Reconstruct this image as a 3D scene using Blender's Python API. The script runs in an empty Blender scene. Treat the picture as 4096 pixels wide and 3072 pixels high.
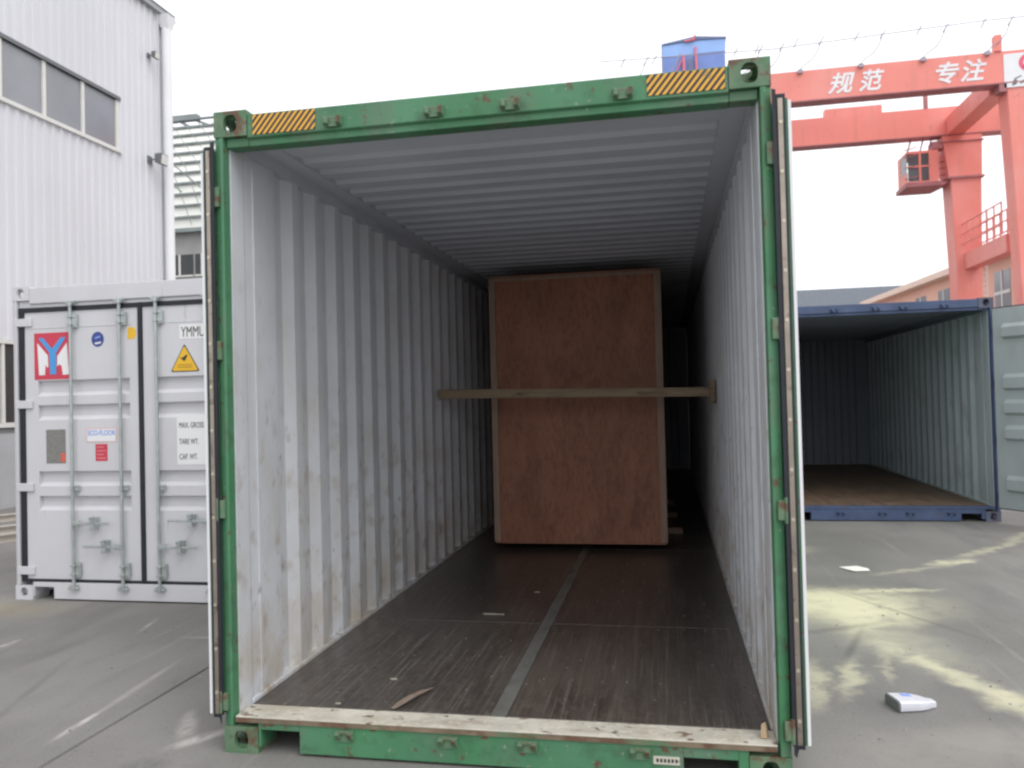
import bpy, bmesh, math, random
from mathutils import Vector, Matrix
random.seed(7)
S = bpy.context.scene
COL = S.collection
R = math.radians

# ------------------------------------------------------------------ camera, sky, sun, exposure
cam = bpy.data.cameras.new('camera')
cam.sensor_width = 36; cam.lens = 28.09; cam.clip_start = .05; cam.clip_end = 2000
co = bpy.data.objects.new('camera', cam); COL.objects.link(co)
M3 = ((0.98139185, -0.18990578, 0.0283873), (0.19034262, 0.98162424, -0.01354769), (-0.02529288, 0.01869891, 0.99950519))
rt = [M3[i][0] for i in range(3)]; fw = [M3[i][1] for i in range(3)]; up = [M3[i][2] for i in range(3)]
cp = (1.9957, -3.3031, 1.555)
co.matrix_world = Matrix([[rt[i], up[i], -fw[i], cp[i]] for i in range(3)] + [[0, 0, 0, 1]])
S.camera = co
cam.dof.use_dof = True; cam.dof.focus_distance = 4.6; cam.dof.aperture_fstop = 5.0

W = bpy.data.worlds.new('World'); S.world = W; W.use_nodes = True
wt = W.node_tree; wt.nodes.clear()
SUN_EL, SUN_ROT = R(52), R(132)
sky = wt.nodes.new('ShaderNodeTexSky'); sky.sky_type = 'NISHITA'; sky.sun_disc = False
sky.sun_elevation = SUN_EL; sky.sun_rotation = SUN_ROT; sky.dust_density = 4; sky.air_density = 1
hs = wt.nodes.new('ShaderNodeHueSaturation'); hs.inputs['Saturation'].default_value = .18
mx = wt.nodes.new('ShaderNodeMix'); mx.data_type = 'RGBA'; mx.inputs[0].default_value = .8
mx.inputs[7].default_value = (10.2, 10.4, 10.8, 1)          # even cloud cover over the sky
bg = wt.nodes.new('ShaderNodeBackground'); bg.inputs['Strength'].default_value = .11
wo = wt.nodes.new('ShaderNodeOutputWorld')
wt.links.new(sky.outputs[0], hs.inputs['Color']); wt.links.new(hs.outputs[0], mx.inputs[6])
wt.links.new(mx.outputs[2], bg.inputs['Color']); wt.links.new(bg.outputs[0], wo.inputs['Surface'])
sd = bpy.data.lights.new('sun', 'SUN'); sd.energy = .7; sd.angle = R(35); sd.color = (1, .97, .93)
so = bpy.data.objects.new('sun', sd); COL.objects.link(so)
sv = Vector((math.sin(SUN_ROT) * math.cos(SUN_EL), math.cos(SUN_ROT) * math.cos(SUN_EL), math.sin(SUN_EL)))
so.rotation_euler = sv.to_track_quat('Z', 'Y').to_euler(); so.location = (4, -10, 30)
S.view_settings.view_transform = 'Standard'; S.view_settings.look = 'None'
S.view_settings.exposure = .45; S.view_settings.gamma = 1; S.view_settings.use_curve_mapping = False
S.cycles.use_denoising = True
S.cycles.max_bounces = 10; S.cycles.diffuse_bounces = 7
S.cycles.filter_width = 2.5

# ------------------------------------------------------------------ materials
def pm(name, c, rough=.55, metal=0, var=.10, vs=3, layers=(), bump=0, bs=60, stretch=(1, 1, 1), spec=.5):
    """procedural paint / metal / wood: base colour with soft variation and thresholded noise layers"""
    m = bpy.data.materials.new(name); m.use_nodes = True
    n = m.node_tree.nodes; l = m.node_tree.links
    b = n['Principled BSDF']; b.inputs['Roughness'].default_value = rough; b.inputs['Metallic'].default_value = metal
    b.inputs['Specular IOR Level'].default_value = spec
    tc = n.new('ShaderNodeTexCoord')
    def noise(scale, st=(1, 1, 1), det=5, seed=0.):
        mp = n.new('ShaderNodeMapping'); mp.inputs['Scale'].default_value = st[:3]; mp.inputs['Rotation'].default_value = (0, 0, st[3] if len(st) > 3 else 0); mp.inputs['Location'].default_value = (seed * 3.1, seed * 1.7, seed * .9)
        l.new(tc.outputs['Object'], mp.inputs[0])
        t = n.new('ShaderNodeTexNoise'); t.inputs['Scale'].default_value = scale; t.inputs['Detail'].default_value = det
        l.new(mp.outputs[0], t.inputs['Vector']); return t
    t = noise(vs, stretch)
    r = n.new('ShaderNodeMix'); r.data_type = 'RGBA'
    r.inputs[6].default_value = (*[x * (1 - var) for x in c], 1); r.inputs[7].default_value = (*[min(1, x * (1 + var)) for x in c], 1)
    mr = n.new('ShaderNodeMapRange'); mr.inputs[1].default_value = .3; mr.inputs[2].default_value = .7
    l.new(t.outputs[0], mr.inputs[0]); l.new(mr.outputs[0], r.inputs[0])
    out = r.outputs[2]
    for i, (lc, sc, lo, hi, amt, st, *zr) in enumerate(layers):
        t = noise(sc, st, 8, i + 1.)
        mr = n.new('ShaderNodeMapRange'); mr.inputs[1].default_value = lo; mr.inputs[2].default_value = hi; mr.inputs[4].default_value = amt
        l.new(t.outputs[0], mr.inputs[0])
        fac = mr.outputs[0]
        if zr:      # grime that thins out with height
            sp = n.new('ShaderNodeSeparateXYZ'); l.new(tc.outputs['Object'], sp.inputs[0])
            zm = n.new('ShaderNodeMapRange'); zm.inputs[1].default_value = zr[0]; zm.inputs[2].default_value = zr[1]; zm.inputs[3].default_value = 1; zm.inputs[4].default_value = .12
            l.new(sp.outputs[2], zm.inputs[0]); pr = n.new('ShaderNodeMath'); pr.operation = 'MULTIPLY'
            l.new(fac, pr.inputs[0]); l.new(zm.outputs[0], pr.inputs[1]); fac = pr.outputs[0]
        k = n.new('ShaderNodeMix'); k.data_type = 'RGBA'; k.inputs[7].default_value = (*lc, 1)
        l.new(out, k.inputs[6]); l.new(fac, k.inputs[0]); out = k.outputs[2]
    l.new(out, b.inputs['Base Color'])
    if bump:
        t = noise(bs, stretch, 4, 5.); bp = n.new('ShaderNodeBump'); bp.inputs['Strength'].default_value = bump; bp.inputs['Distance'].default_value = .01
        l.new(t.outputs[0], bp.inputs['Height']); l.new(bp.outputs[0], b.inputs['Normal'])
    return m

RUST = (.13, .06, .035)
GREEN = pm('green_paint', (.055, .205, .09), .55, var=.2, vs=2.5, bump=.15, bs=25,
           layers=[((.12, .27, .17), 2.2, .42, .72, .7, (1, 1, .5)), ((.15, .17, .13), 6, .5, .74, .6, (1, 1, .6)), ((.05, .12, .06), 14, .55, .7, .5, (1, 1, 1)), (RUST, 17, .64, .69, .85, (1, 1, 1)), ((.30, .33, .26), 30, .66, .70, .7, (1, 1, 1))])
GREENWORN = pm('worn_green_paint', (.10, .20, .11), .6, var=.2, vs=8, bump=.3, bs=40,
               layers=[((.22, .22, .16), 10, .45, .7, .6, (1, 1, 1)), (RUST, 14, .52, .62, .9, (1, 1, 1))])
INNER = pm('grey_inner_paint', (.67, .695, .735), .6, var=.07, vs=1.5, bump=.08, bs=20,
           layers=[((.54, .51, .46), 2.2, .48, .78, .4, (1, 1, .6)), ((.44, .36, .27), 3.2, .46, .76, .7, (1, 1, .7), .3, 2.0), ((.34, .25, .17), 9, .56, .74, .8, (1, 1, .8), .4, 1.9), ((.22, .15, .10), 18, .62, .74, .75, (1, 1, .5), .8, 2.2), ((.75, .75, .73), 16, .6, .7, .3, (1, 1, .3)), ((.50, .43, .33), 6, .38, .62, .65, (1, 1, 1), .18, .7)])
ROOFIN = pm('shaded_blue_grey_roof_paint', (.56, .59, .645), .65, var=.06, vs=1.2, layers=[((.44, .45, .48), 3, .5, .75, .4, (.4, 1, 1))])  # inner grey made darker and bluer: ceiling shade put into the colour
BROOF = pm('shaded_dark_grey_roof_paint', (.19, .215, .25), .65, var=.08, vs=1.2)  # interior shade painted into the blue container's ceiling and back wall
CREAM = pm('worn_cream_plate', (.58, .55, .47), .7, var=.15, vs=6, bump=.4, bs=40,
           layers=[((.42, .37, .28), 7, .42, .68, .65, (1, 1, 1)), ((.24, .18, .12), 5, .58, .72, .6, (.5, 2, 1)), (RUST, 12, .63, .68, .8, (1, 2, 1)), ((.05, .042, .035), 24, .66, .70, .85, (.6, 1, 1)), ((.70, .66, .55), 30, .55, .65, .5, (1, 1, 1))])
PLY = pm('dark_floor_ply', (.062, .052, .045), .30, var=.35, vs=2.2, bump=.3, bs=14, stretch=(6, .6, 1),
         layers=[((.13, .112, .097), 1.6, .46, .75, .55, (1, .6, 1)), ((.040, .033, .030), 1.3, .5, .7, .6, (1, .6, 1)), ((.16, .148, .13), 8, .56, .74, .45, (8, .15, 1)),
                 ((.20, .18, .16), 7, .60, .70, .65, (9, .22, 1, .42)), ((.18, .165, .145), 9, .60, .70, .65, (9, .2, 1, -.25)), ((.16, .145, .13), 6, .58, .70, .65, (12, .2, 1, .12)), ((.15, .13, .11), 25, .5, .75, .5, (1, 1, 1)),
                 ((.12, .10, .085), 50, .5, .7, .5, (1, .5, 1)), ((.36, .33, .29), 40, .69, .73, .75, (1, .7, 1))])
STEEL = pm('worn_floor_steel', (.19, .19, .175), .5, .3, var=.15, vs=8, layers=[((.3, .28, .25), 20, .6, .7, .5, (4, .5, 1)), ((.08, .07, .06), 9, .58, .68, .6, (1, .5, 1))])
BLACK = pm('black_rubber', (.018, .02, .028), .6, var=.2, vs=9)
RETAIN = pm('gasket_retainer_metal', (.36, .31, .26), .35, .7, var=.15, vs=10, layers=[((.12, .09, .07), 18, .58, .68, .7, (1, 1, 1))])
RIVET = pm('rivet_metal', (.6, .53, .42), .4, .5, var=.1)
LGREY = pm('light_grey_paint', (.635, .632, .66), .45, var=.04, vs=2, bump=.06, bs=8, layers=[((.55, .53, .51), 4, .52, .8, .35, (1, 1, .25)), ((.42, .36, .30), 14, .68, .76, .4, (1, 1, .3))])
ZINC = pm('zinc_fittings', (.50, .54, .53), .38, .6, var=.12, vs=14)
BLUE = pm('blue_paint', (.058, .088, .175), .5, var=.18, vs=3, layers=[((.11, .14, .26), 5, .5, .75, .5, (1, 1, 1)), ((.12, .08, .07), 12, .66, .71, .8, (1, 1, 1))])
BINNER = pm('greenish_grey_inner_paint', (.50, .555, .585), .6, var=.06, vs=2, layers=[((.25, .24, .2), 6, .55, .75, .5, (1, 1, .4))])
BGREY = pm('grey_door_inner_paint', (.42, .46, .47), .55, var=.05, vs=2, layers=[((.34, .36, .35), 5, .5, .7, .4, (1, 1, .4))])
BFLOOR = pm('brown_floor_ply', (.17, .115, .075), .6, var=.25, vs=4, stretch=(4, .5, 1), layers=[((.08, .06, .05), 3, .5, .7, .6, (1, 1, 1))])
CRATE = pm('red_brown_plywood', (.38, .155, .088), .62, var=.2, vs=1.3, bump=.1, bs=60, stretch=(1, 1, .8),
           layers=[((.24, .095, .058), 2.6, .42, .70, .7, (1.6, 1, .7)), ((.46, .22, .13), 5, .50, .74, .55, (1, 1, .5)), ((.20, .08, .05), 45, .46, .66, .55, (1, 1, .3)), ((.45, .24, .15), 75, .52, .70, .4, (1, 1, .4)), ((.17, .075, .05), 7, .62, .76, .5, (1, 1, .8)), ((.42, .29, .21), 11, .73, .78, .5, (.5, 1, 3))])
BATTEN = pm('pale_batten_wood', (.37, .25, .19), .65, var=.15, vs=5, stretch=(6, 6, .8), layers=[((.30, .2, .14), 14, .55, .7, .5, (4, 4, .3))])
TIMBER = pm('rough_timber', (.29, .215, .135), .7, var=.2, vs=5, bump=.25, bs=30, stretch=(.6, 5, 5), layers=[((.09, .065, .045), 7, .55, .68, .7, (.5, 2, 2))])
YELLOW = pm('yellow_sticker', (.85, .50, .03), .5, var=.06, vs=8)
REDL = pm('red_sticker', (.62, .055, .09), .5, var=.05)
LBLUE = pm('light_blue_print', (.08, .34, .72), .5, var=.03)
WHITEL = pm('white_sticker', (.84, .84, .84), .5, var=.02)
BLKL = pm('black_print', (.03, .03, .035), .6, var=.02)
FADED = pm('faded_blue_print', (.25, .36, .75), .6, var=.08, vs=30)
NAVY = pm('navy_print', (.05, .07, .28), .5, var=.1, vs=20)
PLATE = pm('data_plate_metal', (.24, .235, .22), .5, .2, var=.25, vs=60, layers=[((.4, .39, .36), 90, .55, .65, .5, (.4, 1, 1.5))])
ORANGE = pm('glare_paled_orange_crane_paint', (.83, .26, .215), .5, var=.05, vs=.5, layers=[((.86, .40, .37), .6, .45, .7, .5, (1, 1, 1)), ((.55, .22, .18), 1.4, .56, .78, .45, (2.5, 2.5, .25)), ((.40, .17, .13), 5, .66, .74, .5, (1, 1, .5))])  # orange-red lightened: lens glare put into the base colour, rust streaks on top
DARKRED = pm('dark_crane_steel', (.42, .17, .18), .6, var=.15, vs=2)
WHITEP = pm('white_paint', (.82, .82, .84), .5, var=.03)
PINKLOGO = pm('pink_red_logo_print', (.78, .12, .2), .5, var=.05)
HUTB = pm('light_blue_sheet', (.30, .48, .86), .5, var=.06, vs=1.5)
HUTD = pm('blue_sheet', (.18, .28, .62), .5, var=.1, vs=2)
HUTR = pm('dull_blue_roof', (.15, .19, .33), .6, var=.1)
SHEET = pm('white_cladding', (.66, .66, .695), .4, var=.04, vs=.4, layers=[((.55, .55, .565), 1.5, .48, .8, .4, (1, 4, .12)), ((.48, .47, .45), 4, .62, .8, .3, (1, 3, .15))])
CONC = pm('grey_plinth_render', (.42, .425, .44), .8, var=.08, vs=2, bump=.1, bs=40)
GLASS = pm('grey_window_glass', (.27, .275, .30), .16, var=.12, vs=.8, spec=.6)
DGLASS = pm('dark_window_glass', (.045, .05, .05), .2, var=.2, vs=1, spec=.4)
ALU = pm('pale_window_frame', (.70, .69, .66), .5, var=.05)
TRIM = pm('dark_grey_trim', (.16, .165, .18), .6, var=.1)
POLY = pm('white_translucent_sheet', (.88, .88, .82), .5, var=.03, vs=1)
GIRT = pm('grey_green_steel', (.24, .27, .27), .6, var=.15, vs=2)
SIDING = pm('grey_siding', (.34, .34, .33), .7, var=.08, vs=2)
PINK = pm('peach_render', (.80, .48, .38), .75, var=.05, vs=.5)
PALEP = pm('pale_peach_trim', (.86, .66, .56), .7, var=.04)
SLATE = pm('slate_grey_roof', (.10, .115, .14), .7, var=.1, vs=1, stretch=(6, 1, 1))
BAGM = pm('pale_lilac_plastic', (.66, .66, .72), .35, var=.05, vs=20, bump=.1, bs=30)
BAGD = pm('dark_grey_plastic', (.15, .16, .15), .5, var=.1)
PAPER = pm('white_paper', (.90, .90, .82), .8, var=.03)
CHIP = pm('pale_wood_chip', (.50, .36, .23), .7, var=.15, vs=30)
BEAMM = pm('pale_steel_bar', (.58, .54, .48), .5, .2, var=.2, vs=3)

def hazard(name):
    m = bpy.data.materials.new(name); m.use_nodes = True
    n = m.node_tree.nodes; l = m.node_tree.links; b = n['Principled BSDF']; b.inputs['Roughness'].default_value = .5
    tc = n.new('ShaderNodeTexCoord'); sp = n.new('ShaderNodeSeparateXYZ'); l.new(tc.outputs['Object'], sp.inputs[0])
    a = n.new('ShaderNodeMath'); a.operation = 'MULTIPLY_ADD'; a.inputs[1].default_value = -.82; l.new(sp.outputs[2], a.inputs[0]); l.new(sp.outputs[0], a.inputs[2])
    d = n.new('ShaderNodeMath'); d.operation = 'DIVIDE'; d.inputs[1].default_value = .0285; l.new(a.outputs[0], d.inputs[0])
    f = n.new('ShaderNodeMath'); f.operation = 'FRACT'; l.new(d.outputs[0], f.inputs[0])
    g = n.new('ShaderNodeMath'); g.operation = 'GREATER_THAN'; g.inputs[1].default_value = .5; l.new(f.outputs[0], g.inputs[0])
    ns = n.new('ShaderNodeTexNoise'); ns.inputs['Scale'].default_value = 18; l.new(tc.outputs['Object'], ns.inputs['Vector'])
    k = n.new('ShaderNodeMix'); k.data_type = 'RGBA'; k.inputs[6].default_value = (.02, .02, .035, 1); k.inputs[7].default_value = (.80, .42, .04, 1); l.new(g.outputs[0], k.inputs[0])
    v = n.new('ShaderNodeMix'); v.data_type = 'RGBA'; v.inputs[7].default_value = (.10, .12, .10, 1)
    mr = n.new('ShaderNodeMapRange'); mr.inputs[1].default_value = .55; mr.inputs[2].default_value = .8; mr.inputs[4].default_value = .5; l.new(ns.outputs[0], mr.inputs[0])
    l.new(k.outputs[2], v.inputs[6]); l.new(mr.outputs[0], v.inputs[0]); l.new(v.outputs[2], b.inputs['Base Color'])
    return m
HAZ = hazard('hazard_stripes')

def ground_mat():
    m = bpy.data.materials.new('worn_concrete_yard'); m.use_nodes = True
    n = m.node_tree.nodes; l = m.node_tree.links; b = n['Principled BSDF']; b.inputs['Roughness'].default_value = .8
    b.inputs['Specular IOR Level'].default_value = .3
    tc = n.new('ShaderNodeTexCoord')
    def noise(scale, st=(1, 1, 1), rot=0, det=6, dis=0):
        mp = n.new('ShaderNodeMapping'); mp.inputs['Scale'].default_value = st; mp.inputs['Rotation'].default_value = (0, 0, rot)
        l.new(tc.outputs['Object'], mp.inputs[0]); t = n.new('ShaderNodeTexNoise'); t.inputs['Scale'].default_value = scale; t.inputs['Detail'].default_value = det
        t.inputs['Distortion'].default_value = dis; l.new(mp.outputs[0], t.inputs['Vector']); return t.outputs[0]
    def rng(s, lo, hi, a=0., c=1.):
        mr = n.new('ShaderNodeMapRange'); mr.interpolation_type = 'SMOOTHSTEP'
        for i, x in enumerate((lo, hi, a, c)): mr.inputs[i + 1].default_value = x
        l.new(s, mr.inputs[0]); return mr.outputs[0]
    def mul(a, c):
        k = n.new('ShaderNodeMath'); k.operation = 'MULTIPLY'; l.new(a, k.inputs[0])
        if isinstance(c, float): k.inputs[1].default_value = c
        else: l.new(c, k.inputs[1])
        return k.outputs[0]
    def mix(a, col, f):
        k = n.new('ShaderNodeMix'); k.data_type = 'RGBA'; k.inputs[7].default_value = (*col, 1)
        if isinstance(a, tuple): k.inputs[6].default_value = (*a, 1)
        else: l.new(a, k.inputs[6])
        l.new(f, k.inputs[0]); return k.outputs[2]
    out = mix((.19, .182, .170), (.255, .245, .230), rng(noise(.7), .3, .7))
    out = mix(out, (.17, .165, .16), mul(rng(noise(3, (1, .35, 1), .25), .45, .8), .7))
    out = mix(out, (.33, .32, .30), mul(rng(noise(9, (1, .06, 1), -.25), .6, .8), .5))
    out = mix(out, (.14, .135, .135), mul(rng(noise(7, (1, .05, 1), .5), .6, .78), .5))
    out = mix(out, (.30, .29, .27), mul(rng(noise(60), .55, .8), .5))
    out = mix(out, (.11, .105, .10), mul(rng(noise(45), .60, .72), .5))
    out = mix(out, (.36, .345, .32), mul(rng(noise(110), .60, .72), .5))
    out = mix(out, (.12, .115, .112), mul(rng(noise(1.6, (1, .3, 1), .9, 8, .8), .56, .75), .45))
    grain = rng(noise(20, (1, .5, 1)), .2, .66)
    patch = rng(noise(5, (1, 1, 1), .3, 10, 1.), .05, .60)
    # spilled pale yellow powder and scuffs: centre x, y, half length, half width, direction, colour, strength, softness
    dn = n.new('ShaderNodeTexNoise'); dn.inputs['Scale'].default_value = 5; dn.inputs['Detail'].default_value = 7; dn.inputs['Roughness'].default_value = .65
    l.new(tc.outputs['Object'], dn.inputs['Vector'])
    dm = n.new('ShaderNodeVectorMath'); dm.operation = 'MULTIPLY_ADD'; dm.inputs[1].default_value = (.30, .30, 0); dm.inputs[2].default_value = (-.15, -.15, 0)
    l.new(dn.outputs['Color'], dm.inputs[0])
    da = n.new('ShaderNodeVectorMath'); da.operation = 'ADD'; l.new(tc.outputs['Object'], da.inputs[0]); l.new(dm.outputs[0], da.inputs[1])
    YP = (.72, .68, .47); WS = (.56, .52, .49); DK = (.10, .098, .095)
    for (cx, cy, hl, hw, ang, col, st, soft) in (
            (3.05, 3.0, .62, .36, .2, YP, 1., .25), (3.28, 2.70, .34, .42, .9, YP, 1., .3), (3.25, 2.85, .75, .55, .3, YP, .55, .3), (3.3, 2.1, .3, .7, .3, YP, .35, .3), (3.62, 3.33, .42, .07, .2, YP, .7, .1),
            (3.18, 2.40, .10, .30, .1, YP, .5, .2), (3.0, 4.95, .45, .25, .3, YP, .35, .2),
            (3.45, 1.48, .10, .66, .42, YP, .65, .06), (3.66, .98, .14, .30, .5, YP, .5, .15),
            (2.93, 1.35, .07, .36, -.25, YP, .55, .08), (2.72, 1.2, .08, .42, -.15, YP, .5, .1), (3.16, 1.55, .05, .3, -.2, YP, .35, .1),
            (4.45, 4.45, .30, .09, .55, YP, .8, .12), (4.95, 5.05, .75, .07, .8, YP, .4, .15), (4.02, 4.1, .5, .05, .5, YP, .3, .1),
            (5.6, 5.9, .8, .08, .95, YP, .35, .15),
            (3.05, 1.85, .03, .5, -.35, DK, .5, .05), (3.6, 2.6, .03, .9, .5, DK, .35, .06), (2.95, 2.2, .5, .05, .5, DK, .4, .1),
            (3.5, .6, .5, .2, .1, (.33, .31, .28), .5, .3), (3.1, .4, .6, .25, .2, (.33, .31, .28), .4, .3),
            (-.905, .20, .022, .20, .05, WS, .95, .02), (-.95, .72, .03, .42, .10, WS, .4, .04), (-2.38, 1.33, .03, .10, 0, WS, .9, .03),
            (-.28, -.19, .12, .10, .3, DK, .6, .1), (-.35, .25, .05, .2, .5, WS, .6, .06), (-1.7, 1.85, .02, .22, .25, WS, .4, .03), (-1.05, 1.62, .25, .02, .1, WS, .4, .03),
            (-.20, .12, .05, .16, -.6, WS, .8, .06), (-3.4, 2.1, .8, .3, .1, (.34, .28, .18), .5, .4), (-2.2, .9, .02, .7, .25, DK, .3, .04), (-1.5, .5, .03, .8, .35, DK, .3, .05)):
        mp = n.new('ShaderNodeMapping'); mp.vector_type = 'TEXTURE'; mp.inputs['Location'].default_value = (cx, cy, 0)
        mp.inputs['Rotation'].default_value = (0, 0, ang); mp.inputs['Scale'].default_value = (hl, hw, 1)
        l.new(da.outputs[0] if col is YP else tc.outputs['Object'], mp.inputs[0]); ln = n.new('ShaderNodeVectorMath'); ln.operation = 'LENGTH'; l.new(mp.outputs[0], ln.inputs[0])
        s = rng(ln.outputs['Value'], .15, 1.35, 1., 0.)
        s = mul(s, patch if hl > .2 or hw > .25 else grain)
        out = mix(out, col, mul(s, float(st)))
    l.new(out, b.inputs['Base Color'])
    bp = n.new('ShaderNodeBump'); bp.inputs['Strength'].default_value = .25; bp.inputs['Distance'].default_value = .01
    l.new(noise(90), bp.inputs['Height']); l.new(bp.outputs[0], b.inputs['Normal'])
    return m
GROUND = ground_mat()

# ------------------------------------------------------------------ mesh helpers
class MB:
    def __init__(s): s.v = []; s.f = []; s.m = []; s.mi = 0
    def face(s, pts):
        i = len(s.v); s.v += [tuple(p) for p in pts]; s.f.append(tuple(range(i, i + len(pts)))); s.m.append(s.mi)
    def box(s, x0, x1, y0, y1, z0, z1):
        i = len(s.v)
        s.v += [(x0, y0, z0), (x1, y0, z0), (x1, y1, z0), (x0, y1, z0), (x0, y0, z1), (x1, y0, z1), (x1, y1, z1), (x0, y1, z1)]
        for q in ((3, 2, 1, 0), (4, 5, 6, 7), (0, 1, 5, 4), (1, 2, 6, 5), (2, 3, 7, 6), (3, 0, 4, 7)):
            s.f.append(tuple(i + k for k in q)); s.m.append(s.mi)
        return s
    def hexa(s, bot, top):
        i = len(s.v); s.v += [tuple(p) for p in bot] + [tuple(p) for p in top]; n = len(bot)
        s.f.append(tuple(i + k for k in reversed(range(n)))); s.f.append(tuple(i + n + k for k in range(n))); s.m += [s.mi] * 2
        for k in range(n):
            s.f.append((i + k, i + (k + 1) % n, i + n + (k + 1) % n, i + n + k)); s.m.append(s.mi)
        return s
    def prism(s, poly, axis, a, b):
        """poly of 2D points swept along axis 0/1/2 from a to b"""
        def P(p, t): return {0: (t, p[0], p[1]), 1: (p[0], t, p[1]), 2: (p[0], p[1], t)}[axis]
        return s.hexa([P(p, a) for p in poly], [P(p, b) for p in poly])
    def tube(s, pts, r, n=8):
        pts = [Vector(p) for p in pts]; rings = []
        for k, p in enumerate(pts):
            d = (pts[min(k + 1, len(pts) - 1)] - pts[max(k - 1, 0)]).normalized()
            a = d.orthogonal().normalized() if k == 0 else (rings[-1][1] - d * d.dot(rings[-1][1])).normalized()
            c = d.cross(a); i = len(s.v)
            s.v += [tuple(p + (a * math.cos(2 * math.pi * j / n) + c * math.sin(2 * math.pi * j / n)) * r) for j in range(n)]
            rings.append((i, a))
        for (i, _), (j, _) in zip(rings, rings[1:]):
            for k in range(n): s.f.append((i + k, i + (k + 1) % n, j + (k + 1) % n, j + k)); s.m.append(s.mi)
        for i, rev in ((rings[0][0], 1), (rings[-1][0], 0)):
            q = tuple(i + k for k in range(n)); s.f.append(q[::-1] if rev else q); s.m.append(s.mi)
        return s
    def plate(s, o, u, v, nrm, w, h, t, hw, hh, n=28):
        """w x h plate, centre o, outward normal nrm, thickness t inward, with a rounded hole 2hw x 2hh"""
        o, u, v, nrm = Vector(o), Vector(u), Vector(v), Vector(nrm)
        ang = sorted(set([2 * math.pi * k / n for k in range(n)] + [math.atan2(b * h, a * w) % (2 * math.pi) for a in (1, -1) for b in (1, -1)]))
        L = [[], [], [], []]
        for a in ang:
            c, d = math.cos(a), math.sin(a); k = min(w / 2 / abs(c) if abs(c) > 1e-9 else 9, h / 2 / abs(d) if abs(d) > 1e-9 else 9)
            e = 1 / ((abs(c) / hw) ** 2.5 + (abs(d) / hh) ** 2.5) ** (1 / 2.5)
            for q, (rr, dep) in enumerate(((k, 0), (e, 0), (e, t), (k, t))): L[q].append(o + u * c * rr + v * d * rr - nrm * dep)
        N = len(ang); b = [len(s.v) + q * N for q in range(4)]
        for q in L: s.v += [tuple(p) for p in q]
        for q in range(4):
            p, r = b[q], b[(q + 1) % 4]
            for k in range(N): s.f.append((p + k, p + (k + 1) % N, r + (k + 1) % N, r + k)); s.m.append(s.mi)
        return s
    def build(s, name, mats, parent=None, bevel=0, smooth=False, kind=None, seg=2, fix=True):
        me = bpy.data.meshes.new(name); me.from_pydata(s.v, [], s.f)
        for m in (mats if isinstance(mats, (list, tuple)) else [mats]): me.materials.append(m)
        for p, k in zip(me.polygons, s.m): p.material_index = k; p.use_smooth = smooth
        if fix:
            bm = bmesh.new(); bm.from_mesh(me); bmesh.ops.recalc_face_normals(bm, faces=bm.faces); bm.to_mesh(me); bm.free()
        o = bpy.data.objects.new(name, me); COL.objects.link(o); o.parent = parent
        if bevel:
            b = o.modifiers.new('bevel', 'BEVEL'); b.width = bevel; b.segments = seg; b.limit_method = 'ANGLE'
        if kind: o['kind'] = kind
        return o

def thing(name, label, cat, loc=(0, 0, 0), rz=0, group=None):
    o = bpy.data.objects.new(name, None); COL.objects.link(o); o.location = loc; o.rotation_euler = (0, 0, rz)
    o['label'] = label; o['category'] = cat
    if group: o['group'] = group
    return o
def tag(o, label, cat, group=None):
    o['label'] = label; o['category'] = cat
    if group: o['group'] = group
    return o
def structure(o): o['kind'] = 'structure'; return o
def dup(o, parent=None, loc=None, rot=None):
    c = o.copy(); COL.objects.link(c)
    if parent is not None: c.parent = parent
    if loc is not None: c.location = loc
    if rot is not None: c.rotation_euler = rot
    for ch in list(o.children): dup(ch, c)
    return c
def node(name, parent, loc=(0, 0, 0), rz=0):
    o = bpy.data.objects.new(name, None); COL.objects.link(o); o.parent = parent; o.location = loc; o.rotation_euler = (0, 0, rz); return o

def text(body, size, loc, mat, parent, name='lettering', sx=1., shear=0., bold=0., align='LEFT', depth=.0008):
    cu = bpy.data.curves.new('lettering', 'FONT'); cu.body = body; cu.size = size; cu.extrude = depth; cu.shear = shear; cu.offset = bold; cu.align_x = align
    t = bpy.data.objects.new('lettering', cu); COL.objects.link(t)
    me = bpy.data.meshes.new_from_object(t.evaluated_get(bpy.context.evaluated_depsgraph_get()))
    bpy.data.objects.remove(t); bpy.data.curves.remove(cu)
    me.materials.clear(); me.materials.append(mat)
    o = bpy.data.objects.new(name, me); COL.objects.link(o); o.parent = parent; o.location = loc; o.rotation_euler = (R(90), 0, 0); o.scale = (sx, 1, 1)
    return o
def poly(pts, mat, parent, name, y, t=.0012):
    """flat printed shape in the x-z plane facing -y"""
    m = MB(); m.prism(pts, 1, y - t, y); return m.build(name, mat, parent)

# ------------------------------------------------------------------ ground with one open slab joint
JX = -.735
prof = [(-400, 0), (JX - .011, 0), (JX - .006, -.012), (JX + .006, -.012), (JX + .011, 0), (400, 0)]
g = MB()
for (xa, za), (xb, zb) in zip(prof, prof[1:]): g.face([(xa, -60, za), (xb, -60, zb), (xb, 700, zb), (xa, 700, za)])
structure(g.build('ground', GROUND, fix=False))

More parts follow.
